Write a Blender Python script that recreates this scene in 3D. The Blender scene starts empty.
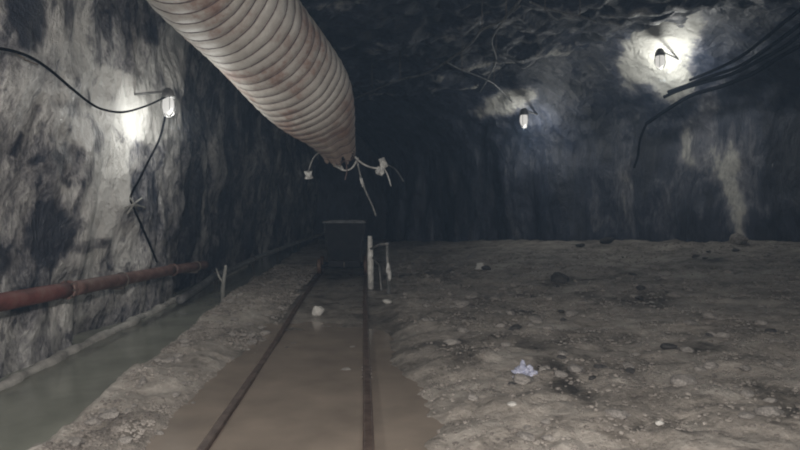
import bpy, bmesh, math, random
from mathutils import Vector, noise, Matrix

# ------------------------------------------------------------------ camera
F = 600.0                      # focal length in pixels of the 800x450 frame
VX, VY = 365.0, 212.0          # where the drift's axis vanishes
CH = 1.3                       # lens height above the rails' bed
sc = bpy.context.scene
col = sc.collection
cam_d = bpy.data.cameras.new('camera')
cam_d.sensor_width = 36.0
cam_d.lens = 36.0 * F / 800.0
cam_d.shift_x = (400.0 - VX) / 800.0
cam_d.shift_y = (VY - 225.0) / 800.0
cam_d.clip_end = 200
cam = bpy.data.objects.new('camera', cam_d)
cam.location = (0, 0, CH)
cam.rotation_euler = (math.pi / 2, 0, 0)
col.objects.link(cam)
sc.camera = cam

# ------------------------------------------------------------------ world, lights, exposure
w = bpy.data.worlds.new('world')
sc.world = w
w.use_nodes = True
w.node_tree.nodes['Background'].inputs[0].default_value = (0.55, 0.68, 1.0, 1)
w.node_tree.nodes['Background'].inputs[1].default_value = 0.12
sc.view_settings.view_transform = 'Standard'
sc.view_settings.look = 'None'
sc.view_settings.gamma = 1.0
sc.view_settings.exposure = 0.0
sc.view_settings.use_curve_mapping = False
sc.cycles.filter_width = 2.0
sc.cycles.max_bounces = 8

# cap lamp worn by the photographer
cl = bpy.data.lights.new('cap_lamp_light', 'SPOT')
cl.energy = 770
cl.color = (1.0, 0.92, 0.85)
cl.spot_size = math.radians(115)
cl.spot_blend = 1.0
cl.shadow_soft_size = 0.06
clo = bpy.data.objects.new('cap_lamp_light', cl)
clo.location = (0.05, -0.35, 1.75)
clo.rotation_euler = (math.radians(76), 0, math.radians(0))
col.objects.link(clo)

R = random.Random(7)

def P(px, py, Y):
    """world point seen at a pixel at a known distance"""
    return Vector(((px - VX) / F * Y, Y, CH + (VY - py) / F * Y))

def tag(o, label=None, cat=None, group=None, kind=None):
    if label: o['label'] = label
    if cat: o['category'] = cat
    if group: o['group'] = group
    if kind: o['kind'] = kind
    return o

def fbm(p, o=4):
    return noise.fractal(p, 0.9, 2.1, o)

def sstep(a, b, x):
    t = min(1.0, max(0.0, (x - a) / (b - a)))
    return t * t * (3 - 2 * t)

# ------------------------------------------------------------------ materials
def newmat(name):
    m = bpy.data.materials.new(name)
    m.use_nodes = True
    nt = m.node_tree
    return m, nt, nt.nodes['Principled BSDF']

def N(nt, t, **kw):
    n = nt.nodes.new(t)
    for k, v in kw.items():
        if k in n.inputs: n.inputs[k].default_value = v
        else: setattr(n, k, v)
    return n

def ramp(nt, fac, stops):
    r = nt.nodes.new('ShaderNodeValToRGB')
    el = r.color_ramp.elements
    while len(el) < len(stops): el.new(0.5)
    for e, (p, c) in zip(el, stops):
        e.position = p
        e.color = (*c, 1)
    nt.links.new(fac, r.inputs[0])
    return r.outputs[0]

def math_n(nt, op, a, b):
    n = nt.nodes.new('ShaderNodeMath')
    n.operation = op
    for i, v in enumerate((a, b)):
        if isinstance(v, (int, float)): n.inputs[i].default_value = v
        else: nt.links.new(v, n.inputs[i])
    return n.outputs[0]

def tone_mat(name, stops, rough=(0.75, 0.4), bump=0.5, scale=3.0, stretch=0.45, amp=0.5, wetattr=None, fine=22.0, dist=0.03, contrast=1.0, blotch=0.0):
    """rock or mud: a per-vertex tone (lime and dirt marks, painted lamp glow and shade) broken up by noise"""
    m, nt, b = newmat(name)
    g = N(nt, 'ShaderNodeNewGeometry')
    mp = N(nt, 'ShaderNodeMapping')
    mp.inputs['Scale'].default_value = (1, 1, stretch)
    nt.links.new(g.outputs['Position'], mp.inputs['Vector'])
    n1 = N(nt, 'ShaderNodeTexNoise', Scale=scale, Detail=7.0, Roughness=0.65, Distortion=0.6)
    n2 = N(nt, 'ShaderNodeTexNoise', Scale=fine, Detail=5.0, Roughness=0.7)
    vo = N(nt, 'ShaderNodeTexVoronoi', Scale=scale * 2.3)
    for n in (n1, n2, vo): nt.links.new(mp.outputs[0], n.inputs['Vector'])
    at = N(nt, 'ShaderNodeAttribute', attribute_name='tone')
    s = math_n(nt, 'MULTIPLY', math_n(nt, 'SUBTRACT', n1.outputs['Fac'], 0.5), amp * 1.6)
    s2 = math_n(nt, 'MULTIPLY', math_n(nt, 'SUBTRACT', n2.outputs['Fac'], 0.5), amp)
    t = math_n(nt, 'ADD', at.outputs['Fac'], math_n(nt, 'ADD', s, s2))
    t = math_n(nt, 'ADD', math_n(nt, 'MULTIPLY', math_n(nt, 'SUBTRACT', t, 0.45), contrast), 0.45)
    if blotch:
        n3 = N(nt, 'ShaderNodeTexNoise', Scale=scale * 1.5, Detail=6.0, Roughness=0.6, Distortion=1.4)
        nt.links.new(mp.outputs[0], n3.inputs['Vector'])
        mr = N(nt, 'ShaderNodeMapRange', interpolation_type='SMOOTHSTEP')
        nt.links.new(n3.outputs['Fac'], mr.inputs['Value'])
        mr.inputs['From Min'].default_value = 0.53; mr.inputs['From Max'].default_value = 0.64
        t = math_n(nt, 'SUBTRACT', t, math_n(nt, 'MULTIPLY', mr.outputs[0], blotch))
    c = ramp(nt, t, stops)
    nt.links.new(c, b.inputs['Base Color'])
    rr = N(nt, 'ShaderNodeMapRange')
    nt.links.new(n1.outputs['Fac'], rr.inputs['Value'])
    rr.inputs['From Min'].default_value = 0.35
    rr.inputs['From Max'].default_value = 0.7
    rr.inputs['To Min'].default_value = rough[0]
    rr.inputs['To Max'].default_value = rough[1]
    ro = rr.outputs[0]
    if wetattr:
        wa = N(nt, 'ShaderNodeAttribute', attribute_name=wetattr)
        ro = math_n(nt, 'SUBTRACT', ro, math_n(nt, 'MULTIPLY', wa.outputs['Fac'], 0.4))
    nt.links.new(ro, b.inputs['Roughness'])
    h = math_n(nt, 'ADD', math_n(nt, 'MULTIPLY', n1.outputs['Fac'], 1.2), math_n(nt, 'MULTIPLY', n2.outputs['Fac'], 0.35))
    h = math_n(nt, 'ADD', h, math_n(nt, 'MULTIPLY', vo.outputs['Distance'], 0.4))
    bp = N(nt, 'ShaderNodeBump', Strength=bump, Distance=dist * 4)
    nt.links.new(h, bp.inputs['Height'])
    nt.links.new(bp.outputs[0], b.inputs['Normal'])
    return m

def noise_mat(name, c1, c2, scale=8.0, rough=0.6, metal=0.0, bump=0.15, c3=None, detail=5.0):
    m, nt, b = newmat(name)
    tc = N(nt, 'ShaderNodeTexCoord')
    n = N(nt, 'ShaderNodeTexNoise', Scale=scale, Detail=detail, Roughness=0.65)
    nt.links.new(tc.outputs['Object'], n.inputs['Vector'])
    st = [(0.36, c1), (0.64, c2)]
    if c3: st = [(0.33, c1), (0.52, c2), (0.68, c3)]
    nt.links.new(ramp(nt, n.outputs['Fac'], st), b.inputs['Base Color'])
    b.inputs['Roughness'].default_value = rough
    b.inputs['Metallic'].default_value = metal
    bp = N(nt, 'ShaderNodeBump', Strength=bump, Distance=0.02)
    nt.links.new(n.outputs['Fac'], bp.inputs['Height'])
    nt.links.new(bp.outputs[0], b.inputs['Normal'])
    return m

M = {}
M['rock_left'] = tone_mat('rock_lime_stained', [(0.0, (0.018, 0.023, 0.038)), (0.3, (0.1, 0.1, 0.113)), (0.55, (0.27, 0.265, 0.27)), (0.95, (0.6, 0.595, 0.575))], amp=0.6, scale=2.4, bump=0.9, stretch=0.65, contrast=1.7, rough=(0.6, 0.35), blotch=0.34)
M['rock_right'] = tone_mat('rock_dark_wall', [(0.0, (0.007, 0.010, 0.02)), (0.35, (0.033, 0.042, 0.068)), (0.65, (0.15, 0.155, 0.18)), (1.0, (0.5, 0.5, 0.47))], amp=0.55, scale=1.6, bump=1.0, stretch=0.35, fine=12, contrast=1.35, blotch=0.12, rough=(0.55, 0.3))
M['rock_roof'] = tone_mat('rock_roof', [(0.0, (0.007, 0.010, 0.02)), (0.4, (0.036, 0.045, 0.07)), (0.75, (0.25, 0.25, 0.25)), (1.0, (0.5, 0.5, 0.46))], amp=0.75, scale=1.3, bump=1.0, stretch=1.0, fine=9, contrast=1.5, rough=(0.6, 0.4), blotch=0.2)
M['floor'] = tone_mat('muck_floor', [(0.05, (0.032, 0.027, 0.022)), (0.3, (0.135, 0.12, 0.102)), (0.55, (0.295, 0.267, 0.236)), (0.95, (0.5, 0.47, 0.43))], amp=0.55, scale=2.6, bump=0.6, stretch=1.0, fine=30, rough=(0.9, 0.6), wetattr='wet', dist=0.015, blotch=0.16)
M['stone'] = noise_mat('grey_stone', (0.13, 0.12, 0.11), (0.3, 0.28, 0.26), 6, 0.8, bump=0.4)
M['stone_dark'] = noise_mat('dark_stone', (0.03, 0.03, 0.032), (0.08, 0.075, 0.07), 6, 0.7, bump=0.4)
M['stone_pale'] = noise_mat('pale_stone', (0.36, 0.35, 0.33), (0.6, 0.59, 0.56), 6, 0.7, bump=0.3)
M['gravel'] = noise_mat('gravel', (0.09, 0.08, 0.072), (0.2, 0.18, 0.162), 5, 0.9, c3=(0.32, 0.295, 0.27), bump=0.3)
M['rail'] = noise_mat('rusty_rail_steel', (0.045, 0.027, 0.019), (0.13, 0.075, 0.05), 9, 0.6, 0.2)
M['rail_head'] = noise_mat('worn_rail_head', (0.06, 0.038, 0.028), (0.15, 0.11, 0.088), 9, 0.5, 0.3)
M['timber'] = noise_mat('wet_sleeper_timber', (0.025, 0.02, 0.016), (0.07, 0.055, 0.045), 7, 0.6)
M['red_pipe'] = noise_mat('red_oxide_paint', (0.07, 0.026, 0.022), (0.15, 0.048, 0.042), 5, 0.7, c3=(0.17, 0.09, 0.075))
M['rust_pipe'] = noise_mat('rusted_pipe', (0.06, 0.034, 0.029), (0.13, 0.07, 0.06), 5, 0.7, c3=(0.18, 0.13, 0.115))
M['cable'] = noise_mat('black_cable_rubber', (0.002, 0.002, 0.003), (0.005, 0.005, 0.006), 12, 0.9)
M['wire'] = noise_mat('grey_wire', (0.1, 0.1, 0.1), (0.26, 0.26, 0.25), 12, 0.5, 0.3)
M['hose'] = noise_mat('grey_hose', (0.12, 0.125, 0.13), (0.24, 0.245, 0.25), 6, 0.55)
M['concrete'] = noise_mat('limey_concrete', (0.25, 0.245, 0.23), (0.5, 0.49, 0.46), 5, 0.8, bump=0.5)
M['cart'] = noise_mat('dark_cart_steel', (0.006, 0.007, 0.009), (0.016, 0.016, 0.018), 6, 0.6, 0.2)
M['cart_rim'] = noise_mat('worn_cart_edge', (0.02, 0.022, 0.024), (0.06, 0.064, 0.068), 9, 0.45, 0.3)
M['pale_wood'] = noise_mat('limed_post', (0.34, 0.34, 0.33), (0.78, 0.78, 0.74), 6, 0.6)
M['rag'] = noise_mat('white_rag', (0.3, 0.3, 0.29), (0.68, 0.68, 0.66), 14, 0.7)
M['plastic'] = noise_mat('white_blue_plastic', (0.16, 0.18, 0.32), (0.36, 0.38, 0.48), 14, 0.4, c3=(0.55, 0.55, 0.58))
M['lamp_metal'] = noise_mat('lamp_housing', (0.1, 0.1, 0.1), (0.2, 0.2, 0.2), 9, 0.5, 0.5)
M['bolt'] = noise_mat('bolt_steel', (0.06, 0.05, 0.045), (0.16, 0.14, 0.12), 9, 0.5, 0.5)

def emis(name, c, s):
    m, nt, b = newmat(name)
    b.inputs['Base Color'].default_value = (0.04, 0.04, 0.04, 1)
    b.inputs['Emission Color'].default_value = (*c, 1)
    b.inputs['Emission Strength'].default_value = s
    return m
for k in ('cable', 'cart', 'cart_rim', 'stone_dark', 'timber'): M[k].node_tree.nodes['Principled BSDF'].inputs['Specular IOR Level'].default_value = 0.15
M['cable'].node_tree.nodes['Principled BSDF'].inputs['Specular IOR Level'].default_value = 0.0
M['dim_wood'] = noise_mat('weathered_stake', (0.12, 0.12, 0.11), (0.3, 0.3, 0.28), 6, 0.8)
M['glow'] = emis('lamp_glass', (1.0, 0.98, 0.93), 0.62)

def duct_mat():
    m, nt, b = newmat('duct_fabric')
    tc = N(nt, 'ShaderNodeNewGeometry')
    n = N(nt, 'ShaderNodeTexNoise', Scale=1.6, Detail=5.0, Roughness=0.6)
    n2 = N(nt, 'ShaderNodeTexNoise', Scale=14.0, Detail=5.0, Roughness=0.7)
    for q in (n, n2): nt.links.new(tc.outputs['Position'], q.inputs['Vector'])
    f = math_n(nt, 'ADD', n.outputs['Fac'], math_n(nt, 'MULTIPLY', math_n(nt, 'SUBTRACT', n2.outputs['Fac'], 0.5), 0.3))
    c = ramp(nt, f, [(0.3, (0.2, 0.115, 0.09)), (0.41, (0.32, 0.24, 0.205)), (0.5, (0.42, 0.385, 0.35)), (0.7, (0.56, 0.54, 0.5))])
    at = N(nt, 'ShaderNodeAttribute', attribute_name='tone')       # brown dirt towards the torn mouth
    mx = N(nt, 'ShaderNodeMix', data_type='RGBA')
    nt.links.new(at.outputs['Fac'], mx.inputs[0])
    nt.links.new(c, mx.inputs[6])
    mx.inputs[7].default_value = (0.17, 0.115, 0.085, 1)
    nt.links.new(mx.outputs[2], b.inputs['Base Color'])
    b.inputs['Roughness'].default_value = 0.55
    bp = N(nt, 'ShaderNodeBump', Strength=0.25, Distance=0.03)
    nt.links.new(n2.outputs['Fac'], bp.inputs['Height'])
    nt.links.new(bp.outputs[0], b.inputs['Normal'])
    return m
M['duct'] = duct_mat()
M['hoop'] = noise_mat('dirty_hoop_seam', (0.05, 0.035, 0.033), (0.14, 0.1, 0.095), 9, 0.7)

def water_mat(name, c, rough, bump):
    m, nt, b = newmat(name)
    g = N(nt, 'ShaderNodeNewGeometry')
    n = N(nt, 'ShaderNodeTexNoise', Scale=2.2, Detail=4.0, Roughness=0.55)
    nt.links.new(g.outputs['Position'], n.inputs['Vector'])
    nt.links.new(ramp(nt, n.outputs['Fac'], [(0.3, tuple(v * 0.8 for v in c)), (0.7, tuple(v * 1.15 for v in c))]), b.inputs['Base Color'])
    b.inputs['Roughness'].default_value = rough
    b.inputs['IOR'].default_value = 1.33
    n2 = N(nt, 'ShaderNodeTexNoise', Scale=6.0, Detail=2.0)
    nt.links.new(g.outputs['Position'], n2.inputs['Vector'])
    bp = N(nt, 'ShaderNodeBump', Strength=bump, Distance=0.02)
    nt.links.new(n2.outputs['Fac'], bp.inputs['Height'])
    nt.links.new(bp.outputs[0], b.inputs['Normal'])
    return m
M['ditch'] = water_mat('murky_ditch_water', (0.24, 0.248, 0.21), 0.12, 0.08)
M['puddle'] = water_mat('brown_puddle_water', (0.25, 0.21, 0.172), 0.14, 0.06)

# ------------------------------------------------------------------ mesh helpers
def mesh_obj(name, verts, faces, mat, parent=None, smooth=True, attrs=None):
    me = bpy.data.meshes.new(name)
    me.from_pydata(verts, [], faces)
    if smooth: me.polygons.foreach_set('use_smooth', [True] * len(me.polygons))
    if attrs:
        for k, v in attrs.items():
            a = me.attributes.new(k, 'FLOAT', 'POINT')
            a.data.foreach_set('value', v)
    me.materials.append(M[mat])
    o = bpy.data.objects.new(name, me)
    col.objects.link(o)
    if parent: o.parent = parent
    return o

class MB:
    """collects shapes of ONE thing or part"""
    def __init__(s): s.v = []; s.f = []
    def add(s, vs, fs):
        k = len(s.v)
        s.v += [tuple(v) for v in vs]
        s.f += [tuple(i + k for i in f) for f in fs]
        return s
    def box(s, x0, x1, y0, y1, z0, z1, m=None):
        vs = [Vector((x, y, z)) for z in (z0, z1) for y in (y0, y1) for x in (x0, x1)]
        if m: vs = [m @ v for v in vs]
        return s.add(vs, [(0, 2, 3, 1), (4, 5, 7, 6), (0, 1, 5, 4), (2, 6, 7, 3), (0, 4, 6, 2), (1, 3, 7, 5)])
    def tube(s, pts, r, n=8, cap=True, jit=0.0, seed=0):
        pts = [Vector(p) for p in pts]
        rs = r if isinstance(r, (list, tuple)) else [r] * len(pts)
        rr = random.Random(seed)
        t0 = (pts[1] - pts[0]).normalized()
        a = Vector((0, 0, 1)) if abs(t0.z) < 0.9 else Vector((1, 0, 0))
        u = t0.cross(a).normalized()
        vs = []; fs = []
        for i, p in enumerate(pts):
            t = (pts[min(i + 1, len(pts) - 1)] - pts[max(i - 1, 0)]).normalized()
            u = (u - t * u.dot(t)).normalized()
            w_ = t.cross(u)
            for k in range(n):
                an = 2 * math.pi * k / n
                q = rs[i] * (1 + rr.uniform(-jit, jit))
                vs.append(p + u * math.cos(an) * q + w_ * math.sin(an) * q)
        for i in range(len(pts) - 1):
            for k in range(n):
                k2 = (k + 1) % n
                fs.append((i * n + k, i * n + k2, (i + 1) * n + k2, (i + 1) * n + k))
        if cap:
            fs.append(tuple(reversed(range(n))))
            fs.append(tuple(range((len(pts) - 1) * n, len(pts) * n)))
        return s.add(vs, fs)
    def ring(s, c, t, u, R_, r, n=24, m=6, fn=None):
        """torus around axis t"""
        w_ = t.cross(u)
        vs = []; fs = []
        for i in range(n):
            a = 2 * math.pi * i / n
            d = u * math.cos(a) + w_ * math.sin(a)
            q = R_ * (fn(a) if fn else 1)
            for k in range(m):
                b = 2 * math.pi * k / m
                vs.append(c + d * (q + r * math.cos(b)) + t * (r * math.sin(b)))
        for i in range(n):
            for k in range(m):
                i2, k2 = (i + 1) % n, (k + 1) % m
                fs.append((i * m + k, i2 * m + k, i2 * m + k2, i * m + k2))
        return s.add(vs, fs)
    def build(s, name, mat, parent=None, smooth=False):
        return mesh_obj(name, s.v, s.f, mat, parent, smooth)

def spline(pts, n):
    """Catmull-Rom through pts, n samples per span; works on tuples of any length"""
    out = []
    L = [tuple(p) for p in pts]
    L = [tuple(2 * a - b for a, b in zip(L[0], L[1]))] + L + [tuple(2 * a - b for a, b in zip(L[-1], L[-2]))]
    for i in range(1, len(L) - 2):
        for k in range(n):
            t = k / n
            out.append(tuple(0.5 * (2 * b + (c - a) * t + (2 * a - 5 * b + 4 * c - d) * t * t + (3 * b - a - 3 * c + d) * t ** 3)
                             for a, b, c, d in zip(L[i - 1], L[i], L[i + 1], L[i + 2])))
    out.append(L[-2])
    return out

def empty(name, loc, label, cat, group=None):
    o = bpy.data.objects.new(name, None)
    o.location = loc
    o.empty_display_size = 0.2
    col.objects.link(o)
    return tag(o, label, cat, group)

# parts are written in world coordinates, then moved under their thing's base
def part(mb, name, mat, root, smooth=False, label=None):
    L = root.location if root.parent is None else root.location + root.parent.location
    o = mesh_obj(name, [tuple(Vector(v) - L) for v in mb.v], mb.f, mat, root, smooth)
    if label: o['label'] = label
    return o

def single(mb, name, mat, base, label, cat, group=None, smooth=False):
    b = Vector(base)
    o = mesh_obj(name, [tuple(Vector(v) - b) for v in mb.v], mb.f, mat, None, smooth)
    o.location = b
    return tag(o, label, cat, group)

# ------------------------------------------------------------------ the ground
def bank_edge(y):
    return -1.70 - 0.055 * (min(max(y, 2.5), 9.5) - 3.0) - 0.01 * max(0, y - 9.5)

def floorz(x, y):
    p = Vector((x, y, 0))
    n1 = fbm(p * 0.7, 4)
    n2 = fbm(p * 3.1 + Vector((9, 3, 1)), 4)
    n3 = fbm(p * 9.0 + Vector((2, 7, 5)), 3)
    edge = 0.07 * fbm(Vector((0.3, y * 1.1, 4)), 3)          # wandering banks
    xr = x + edge
    # ditch
    be = bank_edge(y)
    d = sstep(be, be - 0.2, xr)
    z_bank = 0.05 + 0.045 * n1 + 0.03 * n2 + 0.015 * n3
    z_ditch = -0.36 + 0.03 * n2
    z_track = -0.028 - 0.03 * sstep(6.5, 4.5, y) + 0.030 * n1 + 0.014 * n2 + 0.006 * n3 + 0.05 * sstep(5.5, 9.5, y)
    rise = 0.055 + 0.068 * max(0.0, x - 0.4)
    pd = math.exp(-((x - 0.25) / 0.36) ** 2) * sstep(5.6, 4.0, y)           # shallow hollow right of the track
    z_right = rise + 0.05 * n1 + 0.034 * n2 + 0.017 * n3 - 0.12 * pd
    tb = sstep(-1.42, -1.08, xr)
    tr = sstep(0.12, 0.5, x + edge)
    z = z_bank * (1 - tb) + z_track * tb
    z = z * (1 - tr) + z_right * tr
    z = z * (1 - d) + z_ditch * d
    return z

floor_marks = []
for px, py, hw, hh, s_ in [(557, 370, 14, 14, -0.3), (572, 395, 16, 14, -0.22), (592, 335, 40, 9, -0.25), (520, 312, 14, 5, -0.3), (545, 345, 30, 8, -0.2), (690, 345, 18, 6, -0.2),
                           (780, 398, 30, 14, -0.3), (570, 281, 26, 4, -0.28), (585, 295, 12, 4, -0.25), (450, 345, 70, 4, -0.22), (640, 300, 40, 6, -0.15), (470, 365, 20, 10, -0.15), (450, 430, 50, 22, 0.12),
                           (540, 430, 60, 22, 0.12), (690, 430, 60, 20, 0.1), (500, 380, 40, 14, 0.1), (430, 275, 40, 8, -0.12), (680, 268, 60, 5, -0.15), (620, 262, 50, 5, 0.1), (580, 325, 90, 10, 0.06)]:
    Y_ = 6.0
    for _ in range(30): Y_ = 0.5 * Y_ + 0.5 * (CH - 0.05 - 0.068 * max(0, (px - VX) / F * Y_ - 0.4)) * F / (py - VY)
    floor_marks.append(((px - VX) / F * Y_, Y_, hw / F * Y_, hh * Y_ * Y_ / F / 1.1, s_))

def floor_tone(x, y, z):
    p = Vector((x, y, 0))
    n = fbm(p * 0.9 + Vector((5, 5, 5)), 3)
    n2 = fbm(p * 2.3 + Vector((1, 8, 5)), 3)
    t = 0.52 + 0.16 * n + 0.14 * n2
    far = sstep(9.0, 15.0, y)
    t -= 0.04 * far
    # wet mud of the track bed, pale lip along the ditch, damp path off the track
    bed = sstep(-1.15, -0.9, x) * sstep(0.7, 0.15, x)
    t -= 0.13 * bed
    lip = math.exp(-((x - bank_edge(y) + 0.02) / 0.09) ** 2) * sstep(7.5, 4.5, y)
    t += 0.28 * lip
    for X_, Y_, a_, b_, s_ in floor_marks:
        e = ((x - X_) / a_) ** 2 + ((y - Y_) / b_) ** 2 + 0.8 * n2
        if e < 1.6: t += s_ * (1 - sstep(0.4, 1.5, e))
    bank_foot = math.exp(-((x + 1.05) / 0.10) ** 2)
    t -= 0.22 * bank_foot
    # dark wet trail on the open floor, brown near the right edge
    trail = math.exp(-((x - (0.9 + 0.05 * y + 0.35 * math.sin(y * 0.9))) / 0.22) ** 2) * sstep(3.8, 5.5, y) * (0.5 + n2)
    t -= 0.25 * max(0, trail)
    return min(1, max(0, t))

def floor_wet(x, y):
    return min(1.0, max(sstep(-1.2, -0.9, x) * sstep(0.8, 0.2, x), sstep(13, 18, y) * sstep(5, 2, x)))

ys = [-5 + 0.4 * i for i in range(18)]
y = 2.25
while y < 29:
    ys.append(y)
    y *= 1.0105
xs = [-3.9 + 0.1 * i for i in range(7)]
x = -3.2
while x < 2.6:
    xs.append(x); x += 0.032
while x < 10.8:
    xs.append(x); x += 0.065
def grid(us, vs, fn):
    V = [fn(u, v) for v in vs for u in us]
    nu = len(us)
    Fc = [(j * nu + i, j * nu + i + 1, (j + 1) * nu + i + 1, (j + 1) * nu + i) for j in range(len(vs) - 1) for i in range(nu - 1)]
    return V, Fc
V, Fc = grid(xs, ys, lambda x, y: (x, y, floorz(x, y)))
fl = mesh_obj('floor', V, Fc, 'floor', attrs={'tone': [floor_tone(*v) for v in V], 'wet': [floor_wet(v[0], v[1]) for v in V]})
tag(fl, 'uneven brown grey muck floor of the mine drift', 'floor', kind='structure')

# ------------------------------------------------------------------ rock walls
def rockd(p, s=1.0, st=0.5):
    q = Vector((p[0], p[1], p[2] * st))
    a = fbm(q * 0.55, 4) * 0.30
    d = noise.voronoi(q * 1.0)[0]
    b = (d[1] - d[0]) * 0.22 - 0.08
    c = fbm(q * 3.4 + Vector((3, 1, 7)), 4) * 0.075
    return (a + b + c) * s

def plan_pts(poly, step_fn):
    """walk a plan polyline (smoothed) with a step that depends on position"""
    dense = spline(poly, 40)
    out = [Vector((*dense[0], 0))]
    acc = 0
    for a, b in zip(dense, dense[1:]):
        va, vb = Vector((*a, 0)), Vector((*b, 0))
        acc += (vb - va).length
        if acc >= step_fn(vb):
            out.append(vb); acc = 0
    if (out[-1] - Vector((*dense[-1], 0))).length > 1e-4: out.append(Vector((*dense[-1], 0)))
    return out

def wall(name, poly, inward, zs, lean, step_fn, tone_fn, mat, label, amp=1.0, st=0.5):
    pts = plan_pts(poly, step_fn)
    V = []; T = []
    for z in zs:
        for i, p in enumerate(pts):
            t = (pts[min(i + 1, len(pts) - 1)] - pts[max(i - 1, 0)]).normalized()
            n = Vector((-t.y, t.x, 0)) * inward
            q = p + n * lean(z) + Vector((0, 0, z))
            q = q + n * rockd(q, amp, st)
            V.append(tuple(q)); T.append(tone_fn(q))
    nu = len(pts)
    Fc = [(j * nu + i, j * nu + i + 1, (j + 1) * nu + i + 1, (j + 1) * nu + i) for j in range(len(zs) - 1) for i in range(nu - 1)]
    if inward < 0: Fc = [f[::-1] for f in Fc]
    o = mesh_obj(name, V, Fc, mat, attrs={'tone': T})
    return tag(o, label, 'wall', kind='structure')

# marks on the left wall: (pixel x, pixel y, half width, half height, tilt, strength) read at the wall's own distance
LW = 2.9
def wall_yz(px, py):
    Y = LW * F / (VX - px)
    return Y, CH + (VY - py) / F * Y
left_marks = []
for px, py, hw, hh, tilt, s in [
    (140, 110, 42, 34, 0.3, 0.5), (112, 185, 17, 60, 0.15, 0.4), (105, 240, 26, 26, 0, 0.22), (45, 120, 30, 30, 0, 0.15),  # first mark paints the left lamp's pool of light into the tone
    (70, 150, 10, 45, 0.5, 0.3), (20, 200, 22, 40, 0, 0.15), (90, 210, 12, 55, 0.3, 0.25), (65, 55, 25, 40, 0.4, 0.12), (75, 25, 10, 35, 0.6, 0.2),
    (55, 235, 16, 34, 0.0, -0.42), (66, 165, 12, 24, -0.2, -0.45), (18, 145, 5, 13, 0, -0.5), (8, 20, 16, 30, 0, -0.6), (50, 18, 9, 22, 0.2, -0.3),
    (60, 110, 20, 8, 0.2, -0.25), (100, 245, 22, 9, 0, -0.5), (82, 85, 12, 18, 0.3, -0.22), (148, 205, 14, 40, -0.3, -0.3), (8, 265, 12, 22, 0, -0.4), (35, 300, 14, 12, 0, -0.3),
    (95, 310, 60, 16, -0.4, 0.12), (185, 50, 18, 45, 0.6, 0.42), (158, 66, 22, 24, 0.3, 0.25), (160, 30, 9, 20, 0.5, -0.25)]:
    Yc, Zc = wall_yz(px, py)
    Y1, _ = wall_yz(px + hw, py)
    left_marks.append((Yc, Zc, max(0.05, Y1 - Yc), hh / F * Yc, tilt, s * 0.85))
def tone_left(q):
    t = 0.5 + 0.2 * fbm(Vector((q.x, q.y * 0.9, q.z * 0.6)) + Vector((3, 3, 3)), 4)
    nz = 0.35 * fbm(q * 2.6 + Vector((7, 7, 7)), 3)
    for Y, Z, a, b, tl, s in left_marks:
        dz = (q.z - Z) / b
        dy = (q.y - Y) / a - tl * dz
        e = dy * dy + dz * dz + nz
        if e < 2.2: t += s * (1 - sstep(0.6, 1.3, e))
    t -= 0.16 * sstep(9.4, 10.6, q.y)  # painted shade: wall past the lamp's reach darkened in its tone
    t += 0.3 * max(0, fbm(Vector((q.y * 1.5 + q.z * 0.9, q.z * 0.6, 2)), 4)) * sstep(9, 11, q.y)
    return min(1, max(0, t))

zl = [-0.5 + 0.12 * i for i in range(4)] + [0.0 + 0.033 * i for i in range(130)]
zl += [zl[-1] + 0.08 * i for i in range(1, 24)]
left_poly = [(-3.25, -5), (-3.2, 1), (-3.16, 4), (-3.14, 7.0), (-3.08, 8.8), (-3.16, 9.8), (-3.5, 10.8), (-3.52, 13.5), (-3.25, 18), (-2.7, 24), (-2.4, 28.5)]
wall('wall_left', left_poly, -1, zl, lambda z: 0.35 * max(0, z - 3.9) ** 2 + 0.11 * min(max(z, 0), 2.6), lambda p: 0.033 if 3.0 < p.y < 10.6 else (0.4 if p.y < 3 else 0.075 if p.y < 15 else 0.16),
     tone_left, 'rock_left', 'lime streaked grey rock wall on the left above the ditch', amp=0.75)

# right wall: runs away from the camera's right to the dark end of the drift
streaks_and_glow = []
def rlean(z): return 0.42 * max(0, z - 3.0) ** 2
def right_hit(px, py, off=0.0):
    """where a pixel's ray comes within off of the right wall's two faces (which lean over towards the roof)"""
    k, m = (px - VX) / F, (VY - py) / F
    best = 40.0
    for x0, y0, x1, y1 in ((1.5, 23.8, 8.6, 14.2), (8.6, 14.2, 9.7, 10.5)):
        n_ = Vector((y1 - y0, x0 - x1, 0)).normalized()
        Y = 14.0
        for _ in range(60):
            Y = 0.6 * Y + 0.4 * (x0 * n_.x + y0 * n_.y + rlean(CH + m * Y) + off) / (k * n_.x + n_.y)
        if Y > 3: best = min(best, Y)
    return P(px, py, best)
nrm = Vector((-9.6, -7.1, 0)).normalized()
for px, py, hw, hh, tilt, s in [(662, 56, 36, 40, -1.7, 0.8), (704, 135, 15, 50, -0.35, 0.42), (728, 190, 17, 60, -0.25, 0.4), (735, 238, 14, 10, 0, 0.3), (760, 150, 16, 80, -0.1, 0.2),  # first mark paints the right lamp's lit patch; then lime streaks
                                (505, 103, 30, 11, 0, 0.55), (780, 225, 8, 24, 0, 0.25), (630, 200, 50, 40, 0, 0.14), (690, 170, 10, 50, 0, 0.12)]:  # first mark on this line is painted glow beside the far lamp
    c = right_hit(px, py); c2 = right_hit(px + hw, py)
    streaks_and_glow.append((c.x, c.z, abs(c2.x - c.x), hh / F * c.y, tilt, s))
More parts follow.
